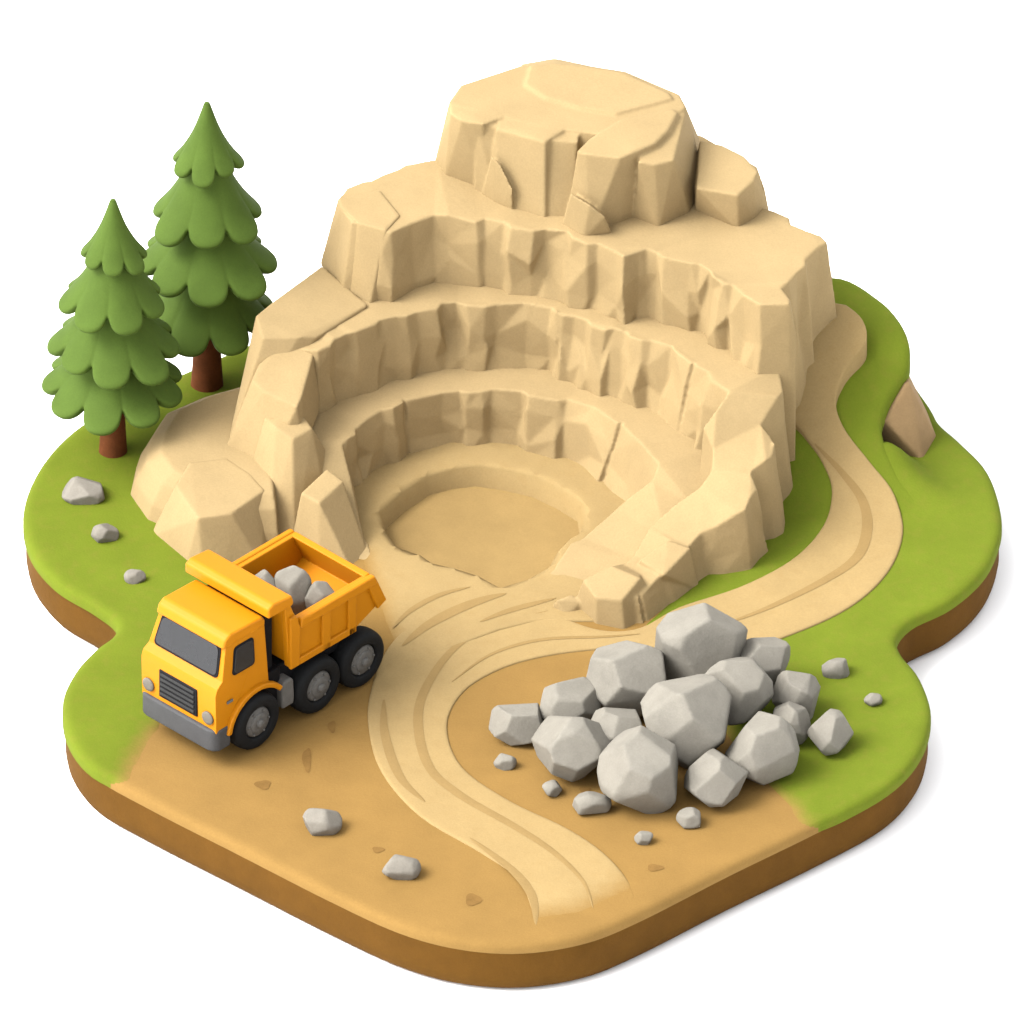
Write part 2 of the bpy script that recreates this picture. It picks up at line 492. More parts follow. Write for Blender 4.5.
# first terrace
bm = bmesh.new()
t1 = W([(375, 562, .0, -.1, .02, 0), (366, 540, .06, -.1, .03, .3), (356, 505, .24, -.1, .05, .6), (350, 475, .42, -.1, .06, .8), (345, 441, .62, -.1, .08, 1), (369, 417, .64, -.1, .08, 1), (405, 401, .64, -.1, .07, 1),
        (443, 392, .64, -.1, .06, 1), (487, 391, .64, -.1, .06, 1), (525, 394, .64, -.1, .10, 1), (563, 399, .64, -.1, .2, 1), (596, 409, .64, -.1, .26, 1.2),
        (620, 424, .64, -.1, .28, 1.2), (640, 441, .63, -.1, .27, 1.2), (659, 464, .58, -.1, .24, .6), (652, 479, .48, -.1, .2, .3), (638, 491, .36, -.1, .12, .2), (619, 507, .22, -.1, .06, .2),
        (583, 537, .09, -.1, .02, .2), (571, 543, .07, -.1, .02, .2), (551, 570, .035, -.1, .0, .2), (528, 588, .022, -.1, .0, .0), (524, 600, .0, -.1, 0, 0),
        (560, 608, .0, -.1, 0, 0), (600, 592, .02, -.1, 0, 0), (640, 562, .11, -.1, 0, 0), (665, 535, .23, -.1, 0, 0), (695, 508, .36, -.1, 0, 0), (722, 482, .47, -.1, 0, 0), (742, 440, .60, -.1, 0, 0)], -.1, .05)
t1 += [(2.3, .5, .64, -.1, 0, 0), (2.1, 1.4, .64, -.1, 0, 0), (1.0, 2.1, .64, -.1, 0, 0), (0, 2.2, .64, -.1, 0, 0), (-1.2, 1.9, .64, -.1, 0, 0), (-2.1, 1.1, .64, -.1, 0, 0), (-2.2, .3, .62, -.1, 0, 0), (-2.05, -.2, .36, -.1, 0, 0), (-1.75, -.75, .02, -.1, 0, 0)]
solid(bm, t1, .042, 3)
o = qpart('terrace', bm); clay(o, VOX, 3); o['label'] = 'lowest rock terrace ringing the pit floor'

# second terrace with the long spur running down to the front right
bm = bmesh.new()
t2 = W([(318, 350, 1.38), (351, 333, 1.38), (378, 322, 1.38), (417, 312, 1.38), (440, 306, 1.38), (462, 304, 1.38), (491, 306, 1.38), (525, 303, 1.38, .5, .1), (554, 309, 1.38, .5, .1), (589, 323, 1.38, .5, .12),
        (628, 334, 1.38, .5, .15), (673, 348, 1.38, .5, .2), (693, 364, 1.38, .5, .2), (729, 391, 1.36, .5, .15)], .5, .06)
t2 += W([(716, 410, 1.24, .4, .05), (703, 427, 1.07, .4, .05), (713, 449, .95, .4, .05), (712, 469, .84, .3, .04), (701, 486, .71, .2, .04), (673, 506, .54, .1, .04), (650, 527, .41, .05, .04), (634, 556, .28, 0, .04),
         (612, 575, .25, -.05, .04), (610, 600, .24, -.05, .05)], .2, .04, 0)
t2 += W([(640, 596, .26), (664, 573, .33), (687, 547, .43), (701, 533, .47), (716, 527, .53), (742, 511, .68), (750, 498, .73), (757, 489, .77), (752, 472, .86), (769, 459, .92), (773, 441, 1.0), (761, 424, 1.10), (781, 394, 1.28), (778, 362, 1.40, 0, .05)], -.05, .12, .3)
t2 += [(2.7, 1.2, 1.4, 0, 0, 0), (2.3, 2.2, 1.4, 0, 0, 0), (1, 2.6, 1.4, .2, 0, 0), (-.5, 2.6, 1.4, .2, 0, 0), (-1.5, 2.2, 1.4, .2, 0, 0), (-2.2, 1.6, 1.4, .2, 0, 0), (-2.25, 1.0, 1.3, .2, 0, 0)]
solid(bm, t2, .045, 8)
# block that ends the spur, and the small one before it
chunk(bm, [(583, 580, .36), (612, 566, .42), (640, 578, .40), (622, 600, .30), (596, 598, .30)], [(572, 608, -.05), (596, 628, -.05), (625, 634, -.05), (668, 612, -.05), (640, 560, -.05)])
chunk(bm, [(556, 600, .12), (572, 594, .14), (580, 602, .10)], [(549, 610, -.03), (566, 618, -.03), (590, 612, -.03)])
chunk(bm, [(640, 560, .36), (668, 540, .46), (690, 548, .44), (664, 575, .36)], [(640, 600, -.05), (700, 590, -.05), (690, 560, -.05), (630, 580, -.05)])
o = qpart('terrace', bm); clay(o, VOX); o['label'] = 'second rock terrace that runs down to the front as a long spur'

# third terrace: the plateau round the summit
bm = bmesh.new()
t3 = W([(357, 223, 2.17, 1.2, .2), (386, 231, 2.17, 1.2, .12), (412, 222, 2.17), (434, 214, 2.17), (449, 216, 2.17), (480, 220, 2.17), (508, 225, 2.17), (540, 230, 2.17), (570, 235, 2.17),
        (592, 243, 2.17), (620, 254, 2.17), (642, 250, 2.17), (660, 254, 2.17), (695, 263, 2.17), (728, 284, 2.17), (757, 304, 2.17, .1, .14)], 1.2, .07)
t3 += W([(790, 302, 2.17, -.05, .10), (785, 285, 2.17, -.05, .14), (806, 262, 2.17, -.05, .12), (824, 244, 2.17, -.05, .2), (815, 234, 2.17, -.05, .28), (790, 221, 2.17, -.05, .3), (768, 209, 2.17, -.05, .3)], 0, .1)
t3 += [(2.45, 2.9, 2.17, -.05, .35, 1), (1.9, 3.45, 2.17, -.05, .35, 1), (1.2, 3.8, 2.17, -.05, .35, 1), (.4, 3.85, 2.17, -.05, .35, 1), (-.3, 3.5, 2.17, -.05, .35, 1)]
t3 += W([(437, 160, 2.17, -.05, .25), (402, 167, 2.17, -.05, .25), (367, 181, 2.17, -.05, .25), (345, 190, 2.17, -.05, .2), (338, 199, 2.17, 0.0, .2), (341, 208, 2.17, .6, .15)], 1.2, .1, .5)
solid(bm, t3, .055, 12)
o = qpart('terrace', bm); clay(o, VOX); o['label'] = 'highest rock terrace, a flat plateau under the summit'

# blocks that step down the left side of the pit
bm = bmesh.new()
chunk(bm, [(338, 198, 2.185), (341, 207, 2.18), (358, 223, 2.18), (386, 230, 2.185), (400, 215, 2.185), (380, 190, 2.185)],
      [(320, 264, 1.40), (336, 290, 1.3), (352, 304, 1.3), (370, 306, 1.36), (404, 290, 1.36), (400, 240, 1.4), (350, 240, 1.4)])
o = qpart('rock_step', bm); clay(o, VOX)
bm = bmesh.new()
chunk(bm, [(256, 316, 1.5), (273, 302, 1.5), (322, 266, 1.48), (368, 305, 1.42), (330, 328, 1.41), (317, 337, 1.41), (299, 337, 1.45), (263, 338, 1.45)],
      [(226, 452, .4), (240, 440, .5), (262, 372, 1.1), (300, 345, 1.3), (345, 345, 1.1), (330, 330, .4), (300, 310, 0), (245, 372, .3)])
o = qpart('rock_step', bm); clay(o, VOX)
bm = bmesh.new()
chunk(bm, [(252, 380, 1.20), (259, 364, 1.24), (285, 343, 1.34), (318, 338, 1.37), (297, 371, 1.25), (301, 380, 1.22), (302, 396, 1.16), (297, 407, 1.12), (264, 392, 1.16)],
      [(224, 452, .45), (232, 468, .3), (262, 480, .35), (304, 452, .6), (318, 415, .7), (326, 375, .8), (260, 400, .3)])
o = qpart('rock_step', bm); clay(o, VOX)
bm = bmesh.new()
chunk(bm, [(264, 418, .93), (276, 411, .95), (298, 409, .96), (312, 428, .9), (293, 439, .88), (276, 428, .93)],
      [(250, 470, .4), (250, 532, -.05), (266, 548, -.05), (294, 552, -.05), (330, 520, .05), (338, 470, .3), (300, 430, .3)])
chunk(bm, [(250, 458, .5), (262, 446, .6), (270, 470, .5)], [(240, 500, 0), (262, 540, -.05), (280, 540, -.05), (280, 470, .2)])
o = qpart('rock_step', bm); clay(o, VOX)
bm = bmesh.new()
chunk(bm, [(327, 469, .62), (343, 481, .60), (319, 503, .58), (301, 493, .60)],
      [(290, 548, -.05), (296, 556, -.05), (319, 566, -.05), (352, 572, -.05), (370, 558, -.05), (352, 520, .1), (330, 480, .2)])
o = qpart('rock_step', bm); clay(o, VOX)
# low mound and boulder at the foot of the left side
bm = bmesh.new()
chunk(bm, [(176, 486, .50), (190, 462, .54), (226, 458, .54), (250, 474, .53), (264, 490, .52), (254, 497, .52), (231, 513, .51), (198, 518, .50)],
      [(150, 537, -.05), (186, 567, -.05), (203, 573, -.05), (225, 572, -.05), (262, 566, -.05), (285, 540, -.05), (270, 480, -.05), (165, 500, -.05)])
o = qpart('rock_step', bm); clay(o, VOX, 3); o['label'] = 'broad flat topped boulder at the foot of the hill'
bm = bmesh.new()
for k in range(10):
    a = R(-100+200*k/9)
    # flat topped bank of sand against the hill's left foot
    for f, h in ((1.0, -.05), (.95, .18), (.86, .40), (.74, .505), (.4, .53)):
        g = f*(1+.035*math.sin(k*2.3))
        bm.verts.new((-2.55-(1.3 if a < 0 else 1.0+.3*math.cos(a)**2)*g*math.cos(a), .50+(1.2 if a < 0 else 1.32)*g*math.sin(a), h))
bmesh.ops.convex_hull(bm, input=bm.verts[:])
bmesh.ops.delete(bm, geom=[v for v in bm.verts if not v.link_faces], context='VERTS')
o = qpart('sand_bank', bm); clay(o, VOX, 5)

# summit
Z = 3.0
bm = bmesh.new()
chunk(bm, [(449, 102, Z), (461, 85, Z), (493, 75, Z), (522, 65, Z), (554, 62, Z), (587, 65, Z), (625, 71, Z), (648, 82, Z), (679, 94, Z), (686, 107, Z), (660, 124, Z), (600, 134, Z), (543, 126, Z), (500, 113, Z), (460, 106, Z)],
      [(434, 164, 2.1), (470, 185, 2.1), (520, 205, 2.1), (600, 212, 2.1), (660, 210, 2.1), (706, 180, 2.1), (704, 150, 2.1), (640, 130, 2.1), (480, 130, 2.1)])
chunk(bm, [(449, 103, Z-.01), (451, 114, Z-.02), (462, 121, Z-.02), (483, 124, Z), (506, 116, Z), (490, 95, Z-.02)], [(434, 165, 2.1), (444, 180, 2.1), (474, 190, 2.1), (484, 193, 2.1), (500, 160, 2.1)])
chunk(bm, [(496, 129, Z-.03), (510, 127, Z-.01), (545, 142, Z-.01), (552, 134, Z), (572, 125, Z), (560, 100, Z-.02), (505, 112, Z-.02)], [(486, 200, 2.1), (500, 210, 2.1), (545, 224, 2.1), (555, 218, 2.1), (575, 190, 2.1)])
chunk(bm, [(577, 151, Z+.03), (586, 154, Z+.03), (621, 158, Z+.03), (634, 150, Z+.04), (655, 143, Z+.04), (668, 130, Z+.04), (678, 112, Z+.04), (672, 108, Z+.04), (622, 118, Z+.04), (590, 138, Z+.03)],
      [(566, 222, 2.1), (590, 236, 2.1), (622, 226, 2.1), (640, 215, 2.1), (690, 200, 2.1), (690, 180, 2.1)])
chunk(bm, [(638, 162, 2.95), (655, 165, 2.93), (674, 160, 2.95), (684, 118, 2.97), (686, 110, 2.97), (650, 140, 2.97)], [(634, 222, 2.1), (659, 232, 2.1), (691, 217, 2.1), (706, 190, 2.1), (700, 160, 2.1)])
chunk(bm, [(530, 140, 2.96), (578, 142, 2.96), (582, 118, 2.97), (530, 118, 2.97)], [(540, 222, 2.1), (572, 224, 2.1), (590, 190, 2.1), (540, 190, 2.1)])
chunk(bm, [(476, 124, 2.96), (503, 128, 2.95), (505, 110, 2.97), (480, 105, 2.97)], [(474, 194, 2.1), (498, 206, 2.1), (505, 190, 2.1), (480, 180, 2.1)])
chunk(bm, [(526, 84, 3.03), (546, 97, 3.03), (580, 107, 3.03), (616, 113, 3.03), (662, 101, 3.03), (672, 98, 3.03), (668, 93, 3.03), (647, 84, 3.03), (624, 73, 3.03), (587, 67, 3.03), (554, 64, 3.03), (532, 66, 3.03)],
      [(516, 84, 2.9), (546, 102, 2.9), (616, 118, 2.9), (676, 106, 2.9), (670, 92, 2.9), (554, 58, 2.9), (520, 64, 2.9)])
# fallen wedges at its foot
chunk(bm, [(491, 155, 2.74), (500, 164, 2.68), (513, 190, 2.44)], [(481, 198, 2.1), (494, 207, 2.1), (514, 216, 2.1), (505, 180, 2.1)])
chunk(bm, [(570, 193, 2.62), (590, 205, 2.56), (605, 217, 2.42)], [(560, 229, 2.1), (582, 241, 2.1), (614, 237, 2.1), (600, 205, 2.1)])
o = qpart('summit', bm); clay(o, .016, 3); o['label'] = 'flat topped summit of jointed sandstone blocks'
bm = bmesh.new()
chunk(bm, [(700, 140, 2.6), (722, 145, 2.6), (744, 156, 2.6), (758, 171, 2.6), (754, 181, 2.58), (738, 195, 2.57), (697, 188, 2.57)], [(768, 209, 2.1), (757, 222, 2.1), (739, 232, 2.1), (695, 215, 2.1), (690, 180, 2.1), (740, 180, 2.1)])
o = qpart('rock_ledge', bm); clay(o, .016, 3)
# brown cliff under the hill lawn
bm = bmesh.new()
hull(bm, [at(906, 384, .73), at(885, 421, .46), Vector((3.6, 1.0, .4)), Vector((3.6, 1.6, .6)), Vector((3.86, 1.5, .70)), at(924, 463, -.03), at(890, 455, -.03), Vector((3.7, 1.9, 0)), Vector((3.95, 1.3, 0))])
hull(bm, [at(909, 382, .74), at(903, 397, .63), Vector((3.90, 1.6, .73)), at(938, 440, -.03), at(925, 462, -.03), Vector((4.16, 1.75, -.03)), Vector((3.8, 1.5, 0))])
o = obj('rock_outcrop', bm, M['cliff']); clay(o, .02, 2)
tag(o, 'brown rock face exposed below the grassy hill edge at the far right', 'rock outcrop')

# ------------------------------------------------------------------ firs
def tier_mesh(z0, z1, r, lobes, ph, drop, r0=.03):
    """one drooping skirt of branches: a flaring cone whose rim is cut into rounded lobes, rolled under"""
    bm = bmesh.new(); per = 16; nt = lobes*per; rows = []
    rnd = random.Random(lobes*31+int(r*100))
    lw = [rnd.uniform(.9, 1.1) for _ in range(lobes)]
    n = 14
    for k in range(nt):
        # lobe k is centred on its angle; s runs 0 (middle) .. 1 (notch)
        li = int((k+per/2)/per) % lobes; s = abs(((k+per/2) % per)/per*2-1)
        th = 2*math.pi*k/nt+ph
        rnd_ = math.sqrt(max(0, 1-(s*.985)**2.4)); L = lw[li]
        reach = 1-.25*(1-rnd_)+(L-1)*.6*rnd_        # how far down the skirt this meridian runs
        row = []
        for i in range(n+1):
            f = i/n*reach
            rad = r0+(r-r0)*(.74*f+.26*f**2.6)
            rad += .085*r*(rnd_-.45)*max(0, f-.4)**1.3*1.9     # each lobe swells, the seams sink
            z = z0+(z1-z0)*(1.12*f-.12*f**3)
            row.append((rad, z))
        re, ze = row[-1]
        q = .030+.045*r
        for a in (35, 75, 115, 150, 180):
            row.append((re-q+q*math.cos(R(a))*1.0+q*.0, ze-q*math.sin(R(a))*1.15))
        row.append((re*.6, ze+.03+.12*r)); row.append((.03, z1+(z0-z1)*.4))
        c, s_ = math.cos(th), math.sin(th)
        rows.append([bm.verts.new((a*c, a*s_, b)) for a, b in row])
    m = len(rows[0])
    for k in range(nt):
        a, b = rows[k], rows[(k+1) % nt]
        for j in range(m-1): bm.faces.new((a[j], b[j], b[j+1], a[j+1]))
    bm.faces.new([r_[0] for r_ in rows][::-1]); bm.faces.new([r_[-1] for r_ in rows])
    return bm

def fir(loc, label, tiers, trunk_r, apex):
    t = empty('fir_tree', loc); tag(t, label, 'tree', 'fir trees on the left lawn')
    bm = bmesh.new(); rows = []
    for z, r in ((-.05, trunk_r*1.12), (0.0, trunk_r*1.08), (.06, trunk_r*1.03), (.3, trunk_r*.94), (.6, trunk_r*.85), (1.0, trunk_r*.6)):
        rows.append([bm.verts.new((r*math.cos(2*math.pi*k/24)*(1+.02*math.sin(5*k)), r*math.sin(2*math.pi*k/24), z)) for k in range(24)])
    for a, b in zip(rows, rows[1:]):
        for k in range(24): bm.faces.new((a[k], a[(k+1) % 24], b[(k+1) % 24], b[k]))
    bm.faces.new(rows[-1])
    obj('trunk', bm, M['bark'], t)
    for i, (zr, r, lobes, ph) in enumerate(tiers):
        ztop = apex if i == 0 else tiers[i-1][0]+.26
        o = obj('foliage_tier', tier_mesh(ztop, zr-.02, r*1.03, lobes, ph, 0, .026 if i == 0 else .10), M['needle'], t)
        s = o.modifiers.new('subd', 'SUBSURF'); s.levels = 1; s.render_levels = 1
    return t
fir(at(113, 452), 'shorter fir tree, nearer the pale stones on the left lawn', [(2.42, .325, 7, -1.57), (1.87, .50, 7, -1.25), (1.30, .635, 8, -1.6), (.83, .70, 9, -1.75)], .135, 3.10)
fir(at(207, 385), 'taller fir tree beside the sand hill, standing behind the shorter fir', [(2.74, .345, 7, -1.7), (2.08, .545, 7, -1.57), (1.50, .675, 8, -1.55), (.86, .66, 8, -1.9)], .155, 3.47)

# ------------------------------------------------------------------ boulders
def boulder(name, loc, dims, seed, label, group, mat_, planes=13, bev=.05, rot=None, cat='rock'):
    rnd = random.Random(seed)
    bm = bmesh.new()
    bmesh.ops.create_icosphere(bm, subdivisions=3, radius=1.12)
    dirs = []
    tries = 0
    while len(dirs) < planes and tries < 4000:
        tries += 1
        d = Vector((rnd.gauss(0, 1), rnd.gauss(0, 1), rnd.gauss(0, 1))).normalized()
        if all(d.angle(e) > R(38) for e in dirs): dirs.append(d)
    for d in dirs:
        k = rnd.uniform(.78, .92)
        r = bmesh.ops.bisect_plane(bm, geom=bm.verts[:]+bm.edges[:]+bm.faces[:], plane_co=d*k, plane_no=d, clear_outer=True)
        ed = [g for g in r['geom_cut'] if isinstance(g, bmesh.types.BMEdge)]
        if ed: bmesh.ops.edgeloop_fill(bm, edges=ed)
    bmesh.ops.remove_doubles(bm, verts=bm.verts[:], dist=.16)
    pts = [v.co.copy() for v in bm.verts]; bm.free()
    bm = bmesh.new()
    rz = rnd.uniform(0, 6.28) if rot is None else rot
    pts = [Euler((0, 0, rz)).to_matrix() @ p for p in pts]
    mx = [max(abs(p[i]) for p in pts) for i in range(3)]
    for p in pts: bm.verts.new((p.x/mx[0]*dims[0], p.y/mx[1]*dims[1], p.z/mx[2]*dims[2]))
    bmesh.ops.convex_hull(bm, input=bm.verts[:])
    bmesh.ops.delete(bm, geom=[v for v in bm.verts if not v.link_faces], context='VERTS')
    bmesh.ops.dissolve_limit(bm, angle_limit=R(14), verts=bm.verts[:], edges=bm.edges[:])
    o = obj(name, bm, mat_)
    o.location = loc
    clay(o, max(.009, min(dims)*(.045 if bev else .075)), 4 if bev else 14)
    tag(o, label, cat, group)
    return o

def rock_at(px, py, w, h, z, seed, label, group, m='rock', planes=13, rz=None, name='boulder', bev=.05):
    """w, h = visible width and height on the photograph in hundredths"""
    w *= 1.15; h *= 1.15
    rx = w/200; a = h/200
    rzv = min(max(a*1.02, .05), rx*1.05)
    ry = rx if a > .85*rx else .78*rx
    rzv = min(max(math.sqrt(max(a*a-(ry*SE)**2, 0))/CE, .36*rx, .045), rx*1.05)
    return boulder(name, at(px, py, z), (rx, ry, rzv), seed, label, group, M[m], planes, bev)
PG = 'boulders heaped in the grey rock pile'
pile = [
 (700, 646, 84, 88, .56, 11, 'large grey boulder, highest in the heaped pile'),
 (628, 678, 77, 74, .40, 12, 'large grey boulder at the upper left of the heap, left of the highest boulder'),
 (762, 662, 52, 60, .36, 13, 'grey boulder half hidden behind the highest boulder on its right'),
 (687, 721, 82, 86, .52, 14, 'big central grey boulder in the middle of the heaped pile'),
 (738, 691, 70, 68, .46, 15, 'grey boulder with a pointed top just right of the big central boulder'),
 (797, 696, 46, 52, .25, 16, 'grey boulder on grass at the upper right edge of the heap'),
 (788, 724, 40, 42, .20, 17, 'small grey boulder wedged low between the right hand boulders of the heap'),
 (571, 706, 56, 54, .24, 18, 'grey boulder at the back left of the heap, behind the broad front left one'),
 (571, 746, 75, 66, .31, 19, 'broad grey boulder at the front left of the heap on dirt'),
 (616, 731, 52, 46, .30, 20, 'small grey boulder tucked between the broad front left and central boulders'),
 (642, 771, 79, 82, .36, 21, 'tall grey boulder at the very front of the heap'),
 (762, 750, 66, 66, .30, 22, 'grey boulder at the front right of the heap where dirt meets grass'),
 (715, 778, 60, 52, .24, 23, 'low grey boulder at the front of the heap, right of the tall front one'),
]
for (px, py, w, h, z, s, lab) in pile: rock_at(px, py, w, h, z, s, lab, PG)
rock_at(519, 723, 54, 40, .17, 24, 'flattish grey rock lying alone on dirt left of the heap', 'loose rocks beside the heap', planes=12)
rock_at(830, 733, 43, 43, .19, 25, 'round grey rock lying alone on grass right of the heap', 'loose rocks beside the heap', planes=11)
SG = 'small stones scattered on the ground'
for (px, py, w, h, s, lab, m) in (
 (505, 762, 21, 16, 31, 'small grey stone on dirt below the flattish lone rock', 'rock'),
 (552, 789, 19, 17, 32, 'tiny grey stone on dirt in front of the broad front left boulder', 'rock'),
 (590, 803, 38, 27, 33, 'grey stone on dirt just left of the tall front boulder', 'rock'),
 (644, 838, 18, 14, 34, 'tiny grey stone nearest the track end, in front of the heap', 'rock'),
 (690, 819, 25, 21, 35, 'grey stone on dirt in front of the low front boulder', 'rock'),
 (836, 669, 26, 22, 36, 'grey stone on the right lawn near the track edge', 'rock'),
 (873, 700, 17, 15, 37, 'tiny grey stone on the right lawn nearest the slab edge', 'rock'),
 (321, 822, 38, 29, 38, 'pale stone on dirt in front of the truck, the farther of two', 'pebble'),
 (401, 868, 36, 26, 39, 'pale stone on dirt near the front edge, between the track and the slab edge', 'pebble'),
 (84, 491, 40, 25, 40, 'largest flat pale stone on the left lawn, below the shorter fir', 'pebble'),
 (104, 534, 27, 22, 41, 'middle sized pale stone on the left lawn, left of the mound', 'pebble'),
 (135, 577, 20, 16, 42, 'smallest pale stone on the left lawn, behind the truck cab', 'pebble')):
    rock_at(px, py, w, h, h/200*.45+.02, s, lab, SG, m, 9, name='stone', bev=0)

# ------------------------------------------------------------------ dump truck (local x = backwards along the truck, -y = the side we see)
TO = Vector((-3.244+.02, -3.988-.02, 0)); TA = math.atan2(.714, .70)
U = Vector((math.cos(TA), math.sin(TA), 0))
T = empty('dump_truck', TO+U*1.0, TA)
tag(T, 'yellow dump truck with grey bumper and black wheels, tipper bed loaded with rocks', 'dump truck')
AX = -1.0
def prism(bm, prof, y0, y1):
    a = [bm.verts.new((x+AX, y0, z)) for x, z in prof]; b = [bm.verts.new((x+AX, y1, z)) for x, z in prof]
    n = len(prof)
    for i in range(n): bm.faces.new((a[i], a[(i+1) % n], b[(i+1) % n], b[i]))
    bm.faces.new(a[::-1]); bm.faces.new(b)
def box(bm, x0, x1, y0, y1, z0, z1): prism(bm, [(x0, z0), (x1, z0), (x1, z1), (x0, z1)], y0, y1)
def quad_panel(bm, c, depth):
    """a plate from four corners (any plane), given thickness along its normal"""
    c = [Vector((p[0]+AX, p[1], p[2])) for p in c]
    nn = (c[1]-c[0]).cross(c[3]-c[0]).normalized()
    a = [bm.verts.new(p) for p in c]; b = [bm.verts.new(p+nn*depth) for p in c]
    n = len(c)
    for i in range(n): bm.faces.new((a[i], a[(i+1) % n], b[(i+1) % n], b[i]))
    bm.faces.new(a[::-1]); bm.faces.new(b)
def round_poly(c, r, k=4):
    out = []; n = len(c)
    for i in range(n):
        p = Vector(c[i]); a = (Vector(c[i-1])-p); b = (Vector(c[(i+1) % n])-p)
        ra = min(r, a.length*.45); a = p+a.normalized()*ra; b = p+b.normalized()*ra
        for j in range(k+1):
            t = j/k; out.append(tuple((1-t)**2*a+2*t*(1-t)*p+t*t*b))
    return out
def tb(name, bm, m, w=.015, parent=None, seg=3):
    o = obj(name, bm, M[m], parent or T)
    if w: bevel(o, w, seg)
    return o

WR = .318
# cab body: side profile with a wheel arch, extruded across
arch = [(.42+.385*math.cos(R(t)), .315+.385*math.sin(R(t))) for t in range(38, 176, 9)]
cabp = [(-.15, .44), (.036, .44)] + arch[::-1] + [(.735, .57), (.735, .62), (.62, .66), (.60, .72), (.60, 1.40), (.05, 1.40), (-.055, 1.03), (-.135, .975), (-.16, .90)]
bm = bmesh.new(); prism(bm, cabp, -.52, .52)
for v in bm.verts:
    v.co.y *= 1-.14*max(0, (v.co.z-.98)/.5)
tb('cab', bm, 'yellow', .022)
# roof with a rounded brim
bm = bmesh.new(); prism(bm, [(-.005, 1.37), (.60, 1.37), (.605, 1.44), (.57, 1.50), (.10, 1.515), (.03, 1.47)], -.475, .475)
tb('roof', bm, 'yellow', .028)
# fender flare over the front wheels, both sides
for sg in (-1, 1):
    bm = bmesh.new()
    out_ = [(.42+.45*math.cos(R(t)), .315+.44*math.sin(R(t))) for t in range(36, 170, 8)]
    prism(bm, out_ + [(.045, .43), (.06, .43)] + arch[::-1][::1], sg*.50, sg*.565) if False else None
    n = len(arch); ins = arch; outs = [(.42+(p[0]-.42)*1.15, .315+(p[1]-.315)*1.15) for p in arch]
    prism(bm, outs + ins[::-1], sg*.50, sg*.565)
    tb('fender', bm, 'yellow', .015)
# windscreen with its gasket
def wx(z): return .05+(-.055-.05)*(1.40-z)/(1.40-1.03)
for nm, m, e, d in (('windscreen_seal', 'black', 0, .012), ('windscreen', 'glass', .022, .02)):
    bm = bmesh.new()
    z0, z1 = 1.035+e, 1.375-e
    c = [(0, -.45+e, z0), (0, .45-e, z0), (0, .41-e, z1), (0, -.41+e, z1)]
    c = [(wx(p[2]), p[1], p[2]) for p in c]
    quad_panel(bm, round_poly(c, .06), -d if True else d)
    tb(nm, bm, m, .004)
# side windows
for sg in (-1, 1):
    for nm, m, e, d in (('window_seal', 'black', 0, .010), ('side_window', 'glass', .018, .017)):
        bm = bmesh.new()
        c = [(.085+e, 0, 1.03+e), (.405-e, 0, 1.03+e), (.43-e, 0, 1.33-e), (.15+e, 0, 1.33-e)]
        pts = round_poly(c, .05)
        wy = lambda z: .52*(1-.14*max(0, (z-.98)/.5))
        a = [bm.verts.new((p[0]+AX, sg*(wy(p[2])-.006), p[2])) for p in pts]; b = [bm.verts.new((p[0]+AX, sg*(wy(p[2])+d), p[2])) for p in pts]
        k = len(pts)
        for i in range(k): bm.faces.new((a[i], a[(i+1) % k], b[(i+1) % k], b[i]))
        bm.faces.new(a[::-1]); bm.faces.new(b)
        tb(nm, bm, m, .003)
    bm = bmesh.new(); box(bm, .0, .085, sg*.515, sg*.532, .735, .765)
    tb('side_marker', bm, 'hub', .006)
# grille: dark frame with slats
bm = bmesh.new()
box(bm, -.172, -.14, -.265, .265, .535, .865)
g = tb('grille', bm, 'black', .012)
for i in range(5):
    bm = bmesh.new(); z = .575+i*.058
    box(bm, -.188, -.165, -.235, .235, z, z+.030)
    tb('slat', bm, 'slat', .007, g)
def disc(bm, c, r, d, axis, seg=28, dome=.3):
    """a low rounded disc; axis = outward direction"""
    ax = Vector(axis); q = ax.to_track_quat('Z', 'Y').to_matrix(); rows = []
    for rr, h in ((r, 0), (r, d*.6), (r*.93, d*.9), (r*.6, d*(1+dome*.3)), (r*.2, d*(1+dome*.4))):
        rows.append([bm.verts.new(Vector((c[0]+AX, c[1], c[2]))+q @ Vector((rr*math.cos(2*math.pi*k/seg), rr*math.sin(2*math.pi*k/seg), h))) for k in range(seg)])
    for a, b in zip(rows, rows[1:]):
        for k in range(seg): bm.faces.new((a[k], a[(k+1) % seg], b[(k+1) % seg], b[k]))
    bm.faces.new(rows[-1]); bm.faces.new(rows[0][::-1])
for y in (-.415, .415):
    bm = bmesh.new(); disc(bm, (-.158, y, .60), .075, .022, (-1, 0, 0)); tb('headlight', bm, 'lamp', 0)
# bumper
bm = bmesh.new()
pts = [(-.19, -.42), (-.17, -.49), (-.12, -.535), (.05, -.535), (.05, .535), (-.12, .535), (-.17, .49), (-.19, .42)]
a = [bm.verts.new((x+AX, y, .215)) for x, y in pts]; b = [bm.verts.new((x+AX, y, .475)) for x, y in pts]
for i in range(8): bm.faces.new((a[i], a[(i+1) % 8], b[(i+1) % 8], b[i]))
bm.faces.new(a[::-1]); bm.faces.new(b)
tb('bumper', bm, 'bumper', .028)
# chassis, cab back wall, tanks
bm = bmesh.new()
box(bm, 0, 2.12, -.30, .30, .26, .50); box(bm, .58, .84, -.45, .45, .30, .74); box(bm, .60, .78, -.40, .40, .70, 1.42); box(bm, .80, 2.0, -.40, .40, .48, .72)
tb('chassis', bm, 'black', .02)
for sg in (-1, 1):
    bm = bmesh.new()
    prism(bm, [(.79, .27), (.955, .27), (.965, .36), (.955, .56), (.92, .60), (.83, .60), (.785, .55)], sg*.34, sg*.53)
    tb('fuel_tank', bm, 'hub', .03)
